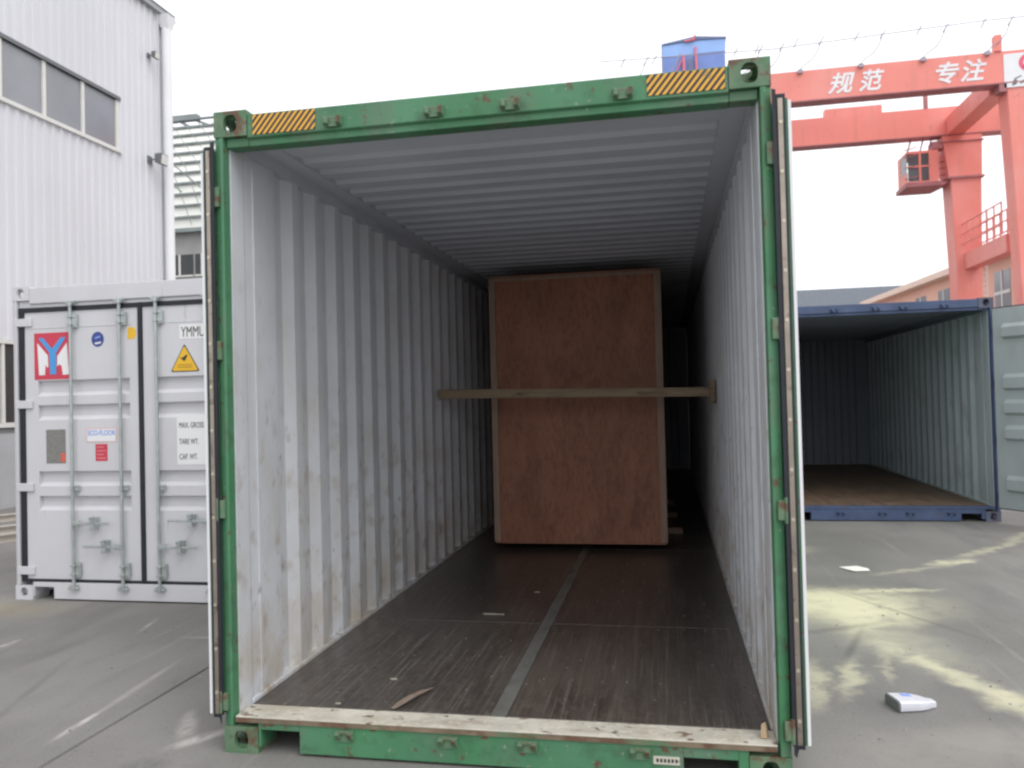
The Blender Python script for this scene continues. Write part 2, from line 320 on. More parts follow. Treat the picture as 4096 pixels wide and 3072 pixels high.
# ------------------------------------------------------------------ shipping containers
def casting(parent, x, y, z, sx, sy, sz, mat):
    """corner casting whose outer corner is at x, y, z; sx, sy, sz point inward"""
    w, d, h, t = .162, .178, .118, .028
    m = MB()
    m.plate((x + sx * w / 2, y, z + sz * h / 2), (1, 0, 0), (0, 0, 1), (0, -sy, 0), w, h, t, .033, .042)
    m.plate((x, y + sy * (t + d) / 2, z + sz * h / 2), (0, 1, 0), (0, 0, 1), (-sx, 0, 0), d - t, h, t, .042, .03)
    m.plate((x + sx * (t + w) / 2, y + sy * (t + d) / 2, z), (1, 0, 0), (0, 1, 0), (0, 0, -sz), w - t, d - t, t, .034, .055)
    X = sorted((x + sx * (w - t), x + sx * w)); Y = sorted((y + sy * t, y + sy * d)); Z = sorted((z + sz * t, z + sz * h))
    m.box(*X, *Y, *Z)
    X = sorted((x + sx * t, x + sx * (w - t))); Y2 = sorted((y + sy * (d - t), y + sy * d)); m.box(*X, *Y2, *Z)
    Z2 = sorted((z + sz * (h - t), z + sz * h)); Y3 = sorted((y + sy * t, y + sy * (d - t))); m.box(*X, *Y3, *Z2)
    return m.build('corner_casting', mat, parent, bevel=.004)

def corr(a, b, pitch, d, f1, sl, f2, start):
    """trapezoid profile: list of (position, depth), depth 0 = inner flat, d = recessed flat"""
    P = [(a, 0)]; p = start
    while p + pitch < b - .05:
        for q, dd in ((f1, 0), (f1 + sl, d), (f1 + sl + f2, d), (f1 + 2 * sl + f2, 0)):
            P.append((p + q, dd))
        p += f1 + 2 * sl + f2
    P.append((b, 0)); return P

def leaf(parent, s, w, h, ribs, mo, mi, t=.045, rec=.036, name='door', x0=.12, x1=.10, tops=.012):
    """door leaf: hinge edge at x=0, running s*w in x, z 0..h, outer face at y=0 facing -y; ribs are recessed bands [z0,z1]"""
    zs = [(0, 0)]
    for a, b in sorted(ribs): zs += [(a, 0), (a + .03, rec), (b - tops, rec), (b, 0)]
    zs.append((h, 0))
    m = MB(); xa, xb = x0 * s, (w - x1) * s
    for y0, mi_ in ((0, 0), (t, 1)):
        m.mi = mi_
        for (za, da), (zb, db) in zip(zs, zs[1:]):
            m.face([(xa, y0 + da, za), (xb, y0 + da, za), (xb, y0 + db, zb), (xa, y0 + db, zb)])
        for (p, q) in ((0, xa), (xb, w * s)): m.face([(p, y0, 0), (q, y0, 0), (q, y0, h), (p, y0, h)])
        for a, b in ribs:
            for x in (xa, xb): m.face([(x, y0, a), (x, y0 + rec, a + .03), (x, y0 + rec, b - tops), (x, y0, b)])
    m.mi = 0
    for x in (0, w * s): m.face([(x, 0, 0), (x, t, 0), (x, t, h), (x, 0, h)])
    for z in (0, h): m.face([(0, 0, z), (w * s, 0, z), (w * s, t, z), (0, t, z)])
    return m.build(name, [mo, mi], parent, fix=False)

def keeper(parent, x, y, z, mat, flip=1, proto=[{}]):
    """cam keeper: a base plate with two ears and a lip"""
    key = (mat.name, flip); o = proto[0].get(key)
    if o: return dup(o, parent, (x, y, z))
    m = MB()
    m.box(-.042, .042, -.008, -.001, -.024, .024)
    for s in (-1, 1): m.hexa([(s * .042, -.008, -.02), (s * .018, -.008, -.02), (s * .018, -.034, -.014 * flip), (s * .036, -.036, -.014 * flip)],
                             [(s * .042, -.008, .022), (s * .018, -.008, .018), (s * .022, -.034, .014), (s * .038, -.04, .016)])
    m.box(-.02, .02, -.016, -.008, -.024 * flip if flip < 0 else -.026, -.014 * flip if flip < 0 else -.016)
    o = m.build('lock_keeper', mat, parent, bevel=.003); o.location = (x, y, z); proto[0][key] = o; return o

def container(name, label, loc, H, L, C, IN, FL, hdr, castmat, RF=None, group='shipping containers on the yard'):
    """open steel box: hdr = (bottom z, top z) of the door header"""
    t = thing(name, label, 'shipping container', loc, 0, group)
    Wd = 2.438
    for s, x in ((1, 0), (-1, Wd)):
        for y, sy in ((0, 1), (L, -1)):
            for z, sz in ((0, 1), (H, -1)): casting(t, x, y, z, s, sy, sz, castmat)
        # front posts: outer flange, then a step to the inner jamb
        m = MB(); pr = [(0, .012), (.032, .0), (.043, .0), (.0475, .05), (0, .05)]
        m.prism([(x + s * a, b) for a, b in pr], 2, .119, H - .119); m.build('corner_post', C, t, bevel=.003)
        m = MB(); m.box(*sorted((x + s * .001, x + s * .0525)), .0505, .16, .1195, H - .1195); m.build('door_jamb', IN, t)
        m = MB(); m.box(*sorted((x + s * .002, x + s * .10)), L - .14, L - .002, .119, H - .119); m.build('corner_post', C, t)
        m = MB(); m.box(*sorted((x + s * .002, x + s * .060)), .18, L - .18, H - .150, H - .022); m.box(*sorted((x + s * .003, x + s * .0595)), .1605, .1795, H - .149, H - .03); m.box(*sorted((x + s * .0605, x + s * .172)), .12, L - .18, H - .094, H - .086)
        m.build('top_rail', RF or IN, t)
        m = MB(); m.box(*sorted((x + s * .002, x + s * .052)), .18, L - .18, .02, .138); m.build('bottom_rail', C, t)
        m = MB(); m.box(*sorted((x + s * .012, x + s * .061)), .1605, L - .18, .1385, .186); m.build('kick_rail', IN, t, bevel=.004)
        # corrugated side: two skins
        P = corr(.161, L - .141, .278, .036, .07, .068, .072, .388 - .278 * 0)
        m = MB()
        for k, off in ((0, 0), (1, .004)):
            m.mi = k; xi = x + s * (.053 - off)
            for (a, da), (b, db) in zip(P, P[1:]):
                m.face([(xi - s * da, a, .15), (xi - s * db, b, .15), (xi - s * db, b, H - .07), (xi - s * da, a, H - .07)])
        m.build('side_panel', [IN, C], t, fix=False)
        m = MB(); m.box(*sorted((x + s * .0545, x + s * .0605)), .23, .255, .19, H - .16); m.build('lashing_bar', IN, t, bevel=.002)
    # roof: corrugations across
    P = corr(.06, L - .06, .209, .020, .085, .022, .08, .36); zi = H - .088
    m = MB()
    for k, off in ((0, 0), (1, .004)):
        m.mi = k
        for (a, da), (b, db) in zip(P, P[1:]):
            m.face([(.17, a, zi + off + da), (Wd - .17, a, zi + off + da), (Wd - .17, b, zi + off + db), (.17, b, zi + off + db)])
        for xa, xb in ((.004, .17), (Wd - .17, Wd - .004)):
            m.face([(xa, .06, zi + off), (xb, .06, zi + off), (xb, L - .06, zi + off), (xa, L - .06, zi + off)])
        for x in (.17 - off / 2, Wd - .17 + off / 2):
            for (a, da), (b, db) in zip(P, P[1:]):
                if da or db: m.face([(x, a, zi + off), (x, b, zi + off), (x, b, zi + off + db), (x, a, zi + off + da)])
    m.build('roof_panel', [RF or IN, C], t, fix=False)
    P = corr(.054, Wd - .054, .26, .036, .10, .03, .10, .12); m = MB()
    for k, off in ((0, 0), (1, .004)):
        m.mi = k
        for (a, da), (b, db) in zip(P, P[1:]): m.face([(a, L - .20 + off + da, .14), (b, L - .20 + off + db, .14), (b, L - .20 + off + db, H - .07), (a, L - .20 + off + da, H - .07)])
    m.build('end_wall', [RF or IN, C], t, fix=False)
    # header and sill beams
    z0, z1 = hdr
    m = MB(); m.prism([(.004, z0 + .035), (.004, z1), (.14, z1), (.14, z1 - .06), (.10, z0), (.022, z0), (.022, z0 + .028)], 0, .163, Wd - .163)
    m.box(.05, .162, .024, .10, z0 + .002, H - .1185); m.box(Wd - .162, Wd - .05, .024, .10, z0 + .002, H - .1185)
    m.build('header_beam', C, t, bevel=.004)
    m = MB()
    for xa, xb, zb in ((.163, .175, .03), (.175, .36, .108), (.36, 2.02, .012), (2.02, 2.235, .095), (2.235, Wd - .163, .03)):
        m.box(xa, xb, .004, .12, zb, .148)
    m.build('sill_beam', C, t, bevel=.003)
    return t

def floorboards(t, L, cols, ys, mat, gap=.004):
    proto = {}
    for ya, yb in zip(ys, ys[1:]):
        for xa, xb in cols:
            m = MB(); m.box(xa, xb, ya + gap, yb - gap, .14, .168 + random.uniform(-.0012, .0012)); m.build('floor_board', mat, t, bevel=.002, seg=1)
    m = MB(); m.box(.05, 2.388, .12, L - .07, .10, .139); m.build('underframe', STEEL, t)

# ---- green container
GC = container('shipping_container', 'worn green open shipping container with pale grey interior holding a tall wooden crate', (0, 0, 0), 2.896, 12.19, GREEN, INNER, PLY, (2.733, 2.874), GREENWORN, ROOFIN)
floorboards(GC, 12.19, [(.062, 1.194), (1.268, 2.376)], [.138, 1.585, 3.99, 6.4, 8.8, 11.2, 12.1], PLY)
m = MB(); m.box(1.196, 1.266, .138, 12.1, .141, .1695); m.build('floor_strip', STEEL, GC)
for xa, xb in ((.07, 1.194), (1.268, 2.37)): m = MB(); m.box(xa, xb, 1.5825, 1.5875, .150, .1685); m.build('seam_filler', pm('pale_seam_dust', (.125, .115, .10), .8, var=.3, vs=12), GC)
m = MB(); m.hexa([(.056, -.002, .1585), (2.384, -.002, .1585), (2.384, .136, .1525), (.056, .136, .1525)], [(.056, -.002, .166), (2.384, -.002, .166), (2.384, .128, .1712), (.056, .128, .1712)]); m.build('threshold_plate', CREAM, GC, bevel=.003)
m = MB(); m.box(.058, 2.38, -.004, .003, .140, .158); m.build('threshold_edge', pm('rusty_brown_edge', (.20, .15, .10), .7, var=.3, vs=9, layers=[(RUST, 8, .5, .6, .8, (1, 1, 1)), ((.09, .2, .1), 6, .55, .65, .8, (.6, 1, 1))]), GC)
m = MB()
for row in range(12):
    y = .32 + row * .305
    for x in [.12 + k * .138 for k in range(17)]:
        if abs(x - 1.23) > .05 and random.random() > .5:
            X, Y = x + random.uniform(-.012, .012), y + random.uniform(-.01, .01)
            m.prism([(X + .0065 * math.cos(a * 1.0472), Y + .0065 * math.sin(a * 1.0472)) for a in range(6)], 2, .165, .1705)
m.build('floor_screw', pm('worn_screw_heads', (.19, .175, .155), .5, .3, var=.4, vs=30), GC, kind='stuff')
for x in (.582, 1.045, 1.379, 1.852): keeper(GC, x, .004, 2.802, GREENWORN)
for x in (.575, 1.041, 1.384, 1.848): keeper(GC, x, .004, .103, GREENWORN, -1)
for xa, xb, za, zb in ((.193, .494, 2.778, 2.868), (1.951, 2.261, 2.782, 2.868)):
    m = MB(); m.box(xa, xb, .0005, .0035, za, zb); m.build('hazard_sticker', HAZ, GC)
m = MB(); m.box(1.90, 2.005, .0008, .0035, .064, .096); o = m.build('maker_plate', CREAM, GC)
m = MB()
for k in range(6): m.box(1.912 + k * .015, 1.921 + k * .015, -.0004, .0007, .073, .087)
m.build('plate_marks', BLKL, o)
DRIBS = [(.30, .48), (.75, .93), (1.35, 1.53), (1.85, 2.03)]
def folded_door(t, s, hx, H, mo, mi, edge):
    """door swung right round and lying along the side; edge = list of (from, to, material name part)"""
    d = leaf(t, s, 1.17, H, DRIBS, mo, mi, .05, .03); d.location = (hx, .0, .172); d.rotation_euler = (0, 0, R(90) * s)
    m = MB(); m.box(*sorted((-.012 * s, -.004 * s)), .006, .040, -.012, H + .014)
    m.hexa([(-.004 * s, -.008, 0), (-.016 * s, -.006, 0), (-.016 * s, .008, 0), (-.004 * s, .008, 0)], [(-.004 * s, -.008, H + .03), (-.02 * s, -.012, H + .035), (-.02 * s, .004, H + .03), (-.004 * s, .006, H + .02)])
    m.hexa([(-.006 * s, .008, -.05), (-.018 * s, -.004, -.03), (-.014 * s, .008, 0), (-.004 * s, .02, 0)], [(-.006 * s, .008, .01), (-.018 * s, -.004, .01), (-.014 * s, .008, .02), (-.004 * s, .02, .02)])
    m.build('door_gasket', BLACK, d)
    m = MB(); m.box(*sorted((-.017 * s, -.0125 * s)), .010, .030, .004, H - .004); r = m.build('gasket_retainer', RETAIN, d, bevel=.002)
    m = MB()
    for k in range(13):
        z = .1 + k * (H - .2) / 12
        m.tube([(-.016 * s, .02, z), (-.0205 * s, .02, z)], .0075, 8)
    m.build('rivet', RIVET, d, kind='stuff')
    m = MB(); m.box(*sorted((-.0035 * s, 1.174 * s)), .0505, .063, .0, H - .01); m.build('edge_skin', WHITEP, d)
    return d
folded_door(GC, 1, -.004, 2.55, GREEN, INNER, 0)
folded_door(GC, -1, 2.447, 2.55, GREEN, INNER, 0)
for x, s in ((0, 1), (2.438, -1)):
    for za, zb in ((2.46, 2.55), (1.765, 1.85), (1.05, 1.13), (.19, .265)):
        m = MB(); m.box(*sorted((x - s * .010, x + s * .026)), -.013, .022, za, zb); m.tube([(x - s * .006, -.010, za - .012), (x - s * .006, -.010, zb + .012)], .009, 10)
        m.build('hinge', GREENWORN, GC, bevel=.003)

# ---- light grey container with closed doors
YX = -3.34
YC = container('shipping_container', 'clean light grey shipping container with closed doors and a red square logo', (YX, 2.43, 0), 2.591, 6.06, LGREY, LGREY, PLY, (2.41, 2.575), LGREY)
floorboards(YC, 6.06, [(.062, 1.2), (1.205, 2.376)], [.138, 3, 6], PLY)
YR = [(z0 - .172, z1 - .172) for z0, z1 in ((1.675, 1.805), (1.478, 1.602), (.933, 1.056), (.735, .853))]
def zinc_bar(d, x, y, z0, z1, s):
    m = MB(); m.tube([(x, y, z0 - .02), (x, y, z1 + .02)], .0135, 12)
    for z, f in ((z0 - .045, 1), (z1 + .03, -1)):
        m.box(x - .03, x + .03, y - .016, y + .02, z - .012, z + .012); m.tube([(x - .045, y - .004, z - .01 * f), (x + .045, y - .004, z - .012 * f)], .013, 8)
        m.tube([(x + .01, y - .016, z - .02), (x + .01, y - .016, z + .02)], .014, 8)
    b = m.build('lock_bar', ZINC, d, smooth=False)
    for z, h in ((z0 + .09, .06), (z1 - .11, .055), ((z0 + z1) / 2 - .36, .022)):
        m = MB(); m.box(x + .014, x + .055, y + .002, y + .022, z - h, z + h); m.box(x - .022, x + .022, y - .020, y + .022, z - h * .7, z - h * .45); m.box(x - .022, x + .022, y - .020, y + .022, z + h * .45, z + h * .7)
        for q in (-.6, .6): m.tube([(x + .036, y + .002, z + h * q), (x + .036, y - .006, z + h * q)], .009, 8)
        m.build('bar_bracket', ZINC, d, bevel=.002)
def handle(d, xp, xe, z, y, xh):
    m = MB(); s = 1 if xe > xp else -1
    m.box(*sorted((xp - .02 * s, xp + .05 * s)), y - .024, y - .002, z - .022, z + .022)
    m.hexa([(xp, y - .03, z - .012), (xe, y - .034, z - .008), (xe, y - .026, z - .008), (xp, y - .018, z - .012)], [(xp, y - .03, z + .01), (xe, y - .034, z + .012), (xe, y - .026, z + .012), (xp, y - .018, z + .01)])
    h = m.build('door_handle', ZINC, d, bevel=.003)
    m = MB(); m.box(xh - .014, xh + .014, y - .04, y + .028, z - .045, z + .05); m.tube([(xh, y - .04, z + .03), (xh, y - .052, z + .03)], .018, 10); m.tube([(xh - .02, y - .045, z + .045), (xh + .025, y - .045, z + .055)], .012, 8); m.box(xh - .02, xh + .02, y - .046, y - .038, z - .05, z - .02)
    m.build('handle_catch', ZINC, d, bevel=.003)
FY = .018   # depth of the door faces behind the frame face
doors = []
for s, x, wd in ((1, .105, 1.058), (-1, 2.438 - .105, 1.130)):
    d = leaf(YC, s, wd, 2.2, YR, LGREY, LGREY, .045, .036, x0=.12, x1=.085 if s > 0 else .11); d.location = (x, FY, .172)
    doors.append(d)
    m = MB()
    e = wd * s
    m.box(*sorted((-.052 * s, -.002 * s)), -.008, .035, -.0255, 2.2405); m.box(*sorted((-.050 * s, e + .03 * s if s > 0 else e)), -.010, .034, 2.201, 2.238); m.box(*sorted((-.050 * s, e)), -.011, .034, -.0242, -.001)
    if s > 0: m.box(e + .001, e + .037, -.0125, .034, -.0248, 2.2395)
    m.build('door_gasket', BLACK, d)
    for z in (2.118, 1.438, .753, .068):
        m = MB(); m.box(*sorted((-.075 * s, .075 * s)), -.02, -.002, z - .033, z + .033); m.tube([(-.078 * s, -.010, z - .04), (-.078 * s, -.010, z + .04)], .011, 8)
        m.build('hinge', LGREY, d, bevel=.004)
dl, dr = doors
by = -.034
for d, xs in ((dl, (.447, .897)), (dr, (1.33 - 2.333, 1.78 - 2.333))):
    for x in xs: zinc_bar(d, x + .012, by, -.007, 2.223, 1)
handle(dl, .482, .805, .463, by, .662); handle(dl, .897, .569, .278, by, .765)
handle(dr, 1.78 - 2.333, 1.44 - 2.333, .488, by, 1.64 - 2.333); handle(dr, 1.36 - 2.333, 1.69 - 2.333, .278, by, 1.54 - 2.333)
# print on the left leaf (leaf-local: x - .105, z - .155)
def lx(x): return x - .105
def lz(z): return z - .172
def sticker(d, x0, x1, z0, z1, mat, name, y=-.0006):
    m = MB(); m.box(x0, x1, y - .001, y, z0, z1); return m.build(name, mat, d)
for nm, d_, sgn in (('panel_seam', dl, 1), ('panel_seam', dr, -1)):
    m = MB(); m.box(*sorted((.06 * sgn, 1.0 * sgn)), -.0035, .001, lz(2.236), lz(2.241)); m.build(nm, LGREY, d_)
sticker(dl, lx(.194), lx(.540), lz(1.812), lz(2.198), REDL, 'logo_panel')
def lg(px, py):
    u = (px - 332) / 313; v = (py - (560 - 20 * u)) / 433
    return (lx(.194 + .346 * u), lz(2.198 - .386 * v))
for pts in ([(360, 650), (448, 762), (452, 872), (440, 872), (428, 845), (422, 945), (372, 948)], [(612, 640), (530, 768), (528, 862), (545, 842), (566, 855), (575, 938), (628, 932)]):
    poly([lg(*p) for p in pts], WHITEL, dl, 'logo_print', -.0017)
poly([lg(*p) for p in [(370, 605), (410, 600), (487, 700), (560, 592), (605, 590), (522, 735), (520, 935), (468, 938), (462, 735)]], LBLUE, dl, 'logo_print', -.0030)
cx, cz = lx(.791), lz(2.127)
poly([(cx + .057 * math.cos(a * .2618), cz + .062 * math.sin(a * .2618)) for a in range(24)], NAVY, dl, 'round_sticker', -.0006)
poly([(cx - .03, cz - .028), (cx + .033, cz - .02), (cx + .028, cz - .034), (cx - .02, cz - .042)], WHITEL, dl, 'sticker_print', -.0019)
poly([(cx - .03, cz + .014), (cx + .02, cz + .03), (cx + .03, cz + .018), (cx - .02, cz + .002)], FADED, dl, 'sticker_print', -.0019)
poly([(lx(1.066), lz(2.116)), (lx(1.12), lz(2.118)), (lx(1.14), lz(2.14)), (lx(1.14), lz(2.19)), (lx(1.12), lz(2.213)), (lx(1.066), lz(2.213))], YELLOW, dl, 'yellow_tag', -.0006)
sticker(dl, lx(.296), lx(.479), lz(1.119), lz(1.398), PLATE, 'data_plate'); sticker(dl, lx(.436), lx(.474), lz(1.13), lz(1.205), pm('orange_red_sticker', (.75, .13, .08), .5), 'plate_tag', -.0020)
sticker(dl, lx(.672), lx(.951), lz(1.287), lz(1.403), pm('pale_red_border', (.72, .45, .45), .5), 'label_border')
sticker(dl, lx(.680), lx(.943), lz(1.295), lz(1.395), WHITEL, 'floor_label', -.0018)
text('ECO-FLOOR', .058, (lx(.688), -.0032, lz(1.345)), FADED, dl, sx=.78, bold=.0012)
sticker(dl, lx(.755), lx(.866), lz(1.135), lz(1.273), REDL, 'red_label')
for k in range(4): sticker(dl, lx(.768), lx(.853 - .02 * (k % 2)), lz(1.155 + k * .03), lz(1.162 + k * .03), pm('pale_label_print', (.75, .3, .33), .6) if k == 0 else bpy.data.materials['pale_label_print'], 'label_print', -.0018)
def rx(x): return x - 2.333
sticker(dr, rx(1.53), rx(1.93), lz(2.10), lz(2.215), WHITEL, 'code_panel')
text('YMMU', .118, (rx(1.545), -.0024, lz(2.116)), BLKL, dr, sx=.62)
tri = [(1.572, 2.062), (1.448, 1.838), (1.705, 1.838)]
def trip(k): 
    c = (1.575, 1.915); return [(rx(c[0] + (a - c[0]) * k), lz(c[1] + (b - c[1]) * k)) for a, b in tri]
def rounded(pts, r=.12):
    o = []
    for i, p in enumerate(pts):
        a, b = pts[i - 1], pts[(i + 1) % 3]
        o += [tuple(p[j] + (a[j] - p[j]) * r * .5 for j in (0, 1)), tuple(p[j] * .96 + (a[j] + b[j]) * .02 for j in (0, 1)), tuple(p[j] + (b[j] - p[j]) * r * .5 for j in (0, 1))]
    return o
poly(rounded(trip(1)), BLKL, dr, 'warning_triangle', -.0006); poly(rounded(trip(.9)), YELLOW, dr, 'warning_triangle', -.0019)
poly([(rx(1.53), lz(1.955)), (rx(1.555), lz(1.95)), (rx(1.59), lz(1.975)), (rx(1.60), lz(1.97)), (rx(1.588), lz(1.945)), (rx(1.575), lz(1.925)), (rx(1.565), lz(1.926))], BLKL, dr, 'warning_print', -.0032)
for k in range(2): sticker(dr, rx(1.51), rx(1.64), lz(1.872 + k * .018), lz(1.879 + k * .018), pm('ochre_print', (.45, .26, .03), .6) if k == 0 else bpy.data.materials['ochre_print'], 'warning_print', -.0032)
sticker(dr, rx(1.494), rx(2.1), lz(1.10), lz(1.49), WHITEL, 'weight_panel')
for b, z in (('MAX. GROSS', 1.392), ('TARE WT.', 1.262), ('CAP. WT.', 1.142)): text(b, .062, (rx(1.512), -.0024, lz(z)), BLKL, dr, sx=.62)

# ---- blue container
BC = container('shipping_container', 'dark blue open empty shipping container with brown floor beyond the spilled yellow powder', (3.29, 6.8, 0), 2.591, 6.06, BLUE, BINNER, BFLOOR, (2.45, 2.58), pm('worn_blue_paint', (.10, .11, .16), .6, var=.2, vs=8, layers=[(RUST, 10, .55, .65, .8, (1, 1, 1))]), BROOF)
floorboards(BC, 6.06, [(.062, .63), (.635, 1.2), (1.205, 1.80), (1.805, 2.376)], [.138, 2.1, 4.1, 6.0], BFLOOR)
m = MB(); m.box(.062, 2.376, -.002, .136, .1485, .170); m.build('threshold_plate', BLUE, BC, bevel=.003)
for x in (.70, 1.165, 1.468, 1.914): keeper(BC, x, .004, 2.515, BLUE); keeper(BC, x, .004, .09, BLUE, -1)
BR = [(.19, .38), (.77, .95), (1.06, 1.24), (1.34, 1.53), (1.92, 2.10)]
d = leaf(BC, -1, 1.17, 2.28, BR, BLUE, BGREY, .045, .04, x0=.13, tops=.045); d.location = (2.44, -.02, .17); d.rotation_euler = (0, 0, R(122))
m = MB(); m.box(-1.18, .0, .012, .04, -.012, -.001); m.box(-1.18, 0, .012, .04, 2.281, 2.292); m.build('door_gasket', BLACK, d)
d = leaf(BC, 1, 1.17, 2.28, BR, BLUE, BGREY, .045, .04, x0=.13, tops=.045); d.location = (-.02, 0, .17); d.rotation_euler = (0, 0, R(90))
for za in (.3, .95, 1.6, 2.2):
    m = MB(); m.box(2.428, 2.455, -.02, .02, za - .04, za + .04); m.build('hinge', BLUE, BC, bevel=.003)

# ------------------------------------------------------------------ crate and timber inside the green container
CR = thing('wooden_crate', 'tall red-brown plywood crate with pale edge battens standing on skids inside green container', 'crate', (.412, 3.94, .168))
cw, chh, cl = 1.543, 2.428, 3.9; zb = .078
m = MB(); m.box(.03, cw - .03, .0, .018, zb, zb + chh); m.build('front_panel', CRATE, CR)
for x in (0, cw - .018): m = MB(); m.box(x, x + .018, .0185, cl, zb, zb + chh); m.build('side_panel', CRATE, CR)
m = MB(); m.box(.0185, cw - .0185, cl - .018, cl, zb, zb + chh); m.build('back_panel', CRATE, CR)
m = MB(); m.box(0, cw, .0, cl, zb + chh + .001, zb + chh + .019); m.build('top_panel', CRATE, CR)
for xa, xb in ((-.012, .048), (cw - .046, cw + .014)):
    m = MB(); m.box(xa, xb, -.022, -.001, zb - .002, zb + chh - .004); m.build('batten', BATTEN, CR, bevel=.003)
m = MB(); m.box(.049, cw - .047, -.016, -.001, zb + chh - .03, zb + chh); m.build('batten', BATTEN, CR, bevel=.003)
m = MB(); m.box(.0, cw, .002, cl, zb - .02, zb - .001); m.build('base_panel', CRATE, CR)
for y, xe in ((.98, 1.70), (2.05, 1.66), (3.2, 1.64)):
    m = MB(); m.box(.02, xe, y - .06, y + .06, 0, .057); m.build('skid', BATTEN, CR, bevel=.004)
BR_ = thing('timber_brace', 'rough timber bar wedged across the container in front of the crate', 'timber bar', (1.21, 3.40, 1.555))
m = MB(); m.hexa([(-1.158, -.04, .018), (1.13, -.04, -.02), (1.13, .04, -.02), (-1.158, .04, .018)], [(-1.158, -.04, .096), (1.13, -.04, .056), (1.13, .04, .056), (-1.158, .04, .096)]); m.build('bar', TIMBER, BR_, bevel=.006)
m = MB(); m.box(1.131, 1.172, -.05, .05, -.075, .115); m.build('end_block', TIMBER, BR_, bevel=.005)
# scraps on the container floor
def shaving():
    m = MB(); P = [(.745, .145), (.765, .21), (.79, .29), (.822, .37), (.85, .425)]
    L_ = []; 
    for k, (x, y) in enumerate(P):
        w = (.012, .02, .02, .015, .004)[k]; z = .1725 + .006 * math.sin(k * .9)
        L_.append(((x - w, y + w * .3, z), (x + w, y - w * .3, z + .003)))
    for (a, b), (c, e) in zip(L_, L_[1:]): m.hexa([a, b, e, c], [(p[0], p[1], p[2] + .003) for p in (a, b, e, c)])
    return m.build('wood_shaving', pm('brown_wood_shaving', (.25, .19, .15), .7, var=.2, vs=20))
tag(shaving(), 'curved brown wood shaving lying on the dark floor just behind the cream threshold', 'wood shaving')
m = MB(); m.hexa([(2.325, .05, .172), (2.35, .045, .172), (2.36, .075, .172), (2.335, .085, .172)], [(2.33, .055, .225), (2.345, .052, .235), (2.35, .07, .228), (2.338, .075, .222)]); tag(m.build('wood_chip', CHIP), 'small orange-brown wood chip on the threshold against the right post', 'wood chip')
for x, y, r_, lab in ((.62, .52, .016, 'pale flake on the dark floor near the left wall'), (.47, .18, .012, 'pale flake in the floor corner behind the left post'), (1.05, 2.35, .016, 'pale flake on the floor left of the steel strip, towards the crate'), (.86, 1.75, .035, 'long pale splinter lying across the floor seam left of the steel strip')):
    m = MB(); a = random.random() * 3; w = r_ * .5
    if r_ > .03: q = [(x - .07, y - .005), (x + .07, y - .003), (x + .07, y + .005), (x - .065, y + .004)]
    else: q = [(x + r_ * math.cos(t + a) * (1 + .4 * (k % 2)), y + w * math.sin(t + a)) for k, t in enumerate((0, 1.2, 2.3, 3.3, 4.6))]
    m.prism(q, 2, .1705, .175); tag(m.build('wood_splinter', pm('pale_flake', (.46, .41, .34), .8) if 'pale_flake' not in bpy.data.materials else bpy.data.materials['pale_flake']), lab, 'wood splinter', 'wood flakes on the container floor')

# ------------------------------------------------------------------ white clad warehouse
WX = -8.516
WH = thing('warehouse', 'white corrugated steel warehouse with a high strip of grey windows', 'building', (WX, 0, 0))
def rib(y): return y
Y0, Y1 = -8.0, 12.22
win = [(10.64 - .945 * (k + 1), 10.64 - .945 * k) for k in range(14)]
wy0 = win[-1][0]
P = []
y = Y0
while y < Y1 - .2:
    P += [(y, 0), (y + .085, 0), (y + .105, .028), (y + .165, .028), (y + .185, 0)]; y += .2
P.append((Y1, 0))
m = MB()
def clad(z0, z1, ya, yb):
    for (a, da), (b, db) in zip(P, P[1:]):
        if a >= ya - 1e-6 and b <= yb + 1e-6: m.face([(da, a, z0), (db, b, z0), (db, b, z1), (da, a, z1)])
wa = min((p[0] for p in P if p[0] > 10.63)); wb = max(p[0] for p in P if p[0] < wy0)
clad(7.72, 10.08, Y0, Y1); clad(2.72, 6.62, Y0, Y1); clad(6.62, 7.72, wa, Y1); clad(6.62, 7.72, Y0, wb); clad(1.22, 2.72, 8.2, Y1); clad(1.22, 2.72, Y0, 2.0)
m.build('wall_cladding', SHEET, WH, fix=False)
m = MB(); m.box(-.25, -.06, Y0, Y1 - .01, 0, 1.28); m.box(-.06, .02, Y0, Y1 - .01, 0, 1.2); m.build('plinth_wall', CONC, WH)
m = MB(); m.box(-.30, -.26, Y0, Y1 - .02, 0, 10.0); m.box(-14, -.05, Y1 - .06, Y1 - .02, 0, 10.0); m.box(-14, -.05, Y0, Y0 + .04, 0, 10); m.build('back_wall', SHEET, WH)
m = MB(); m.prism([(.10, 10.09), (.10, 10.17), (-14, 11.3), (-14, 11.2)], 1, Y0 - .2, Y1 + .25); m.build('roof', TRIM, WH)
m = MB(); m.box(.0, .12, Y0 - .2, Y1 + .25, 10.0, 10.088); m.build('eave_gutter', pm('mid_grey_gutter', (.36, .365, .38), .6), WH, bevel=.01)
m = MB(); m.box(.03, .045, wy0 - .1, wa + .02, 7.66, 7.73); m.build('window_head', TRIM, WH)
m = MB(); m.box(.03, .07, wy0 - .1, wa + .02, 6.60, 6.66); m.build('window_sill', ALU, WH)
for ya, yb in win:
    m = MB(); m.box(-.03, -.02, ya + .03, yb - .03, 6.66, 7.66); w = m.build('window', GLASS, WH)
    m = MB(); m.box(-.04, .012, yb - .036, yb + .036, 6.661, 7.659); m.box(-.019, .005, ya + .037, yb - .037, 6.661, 6.70); m.build('window_frame', ALU, w)
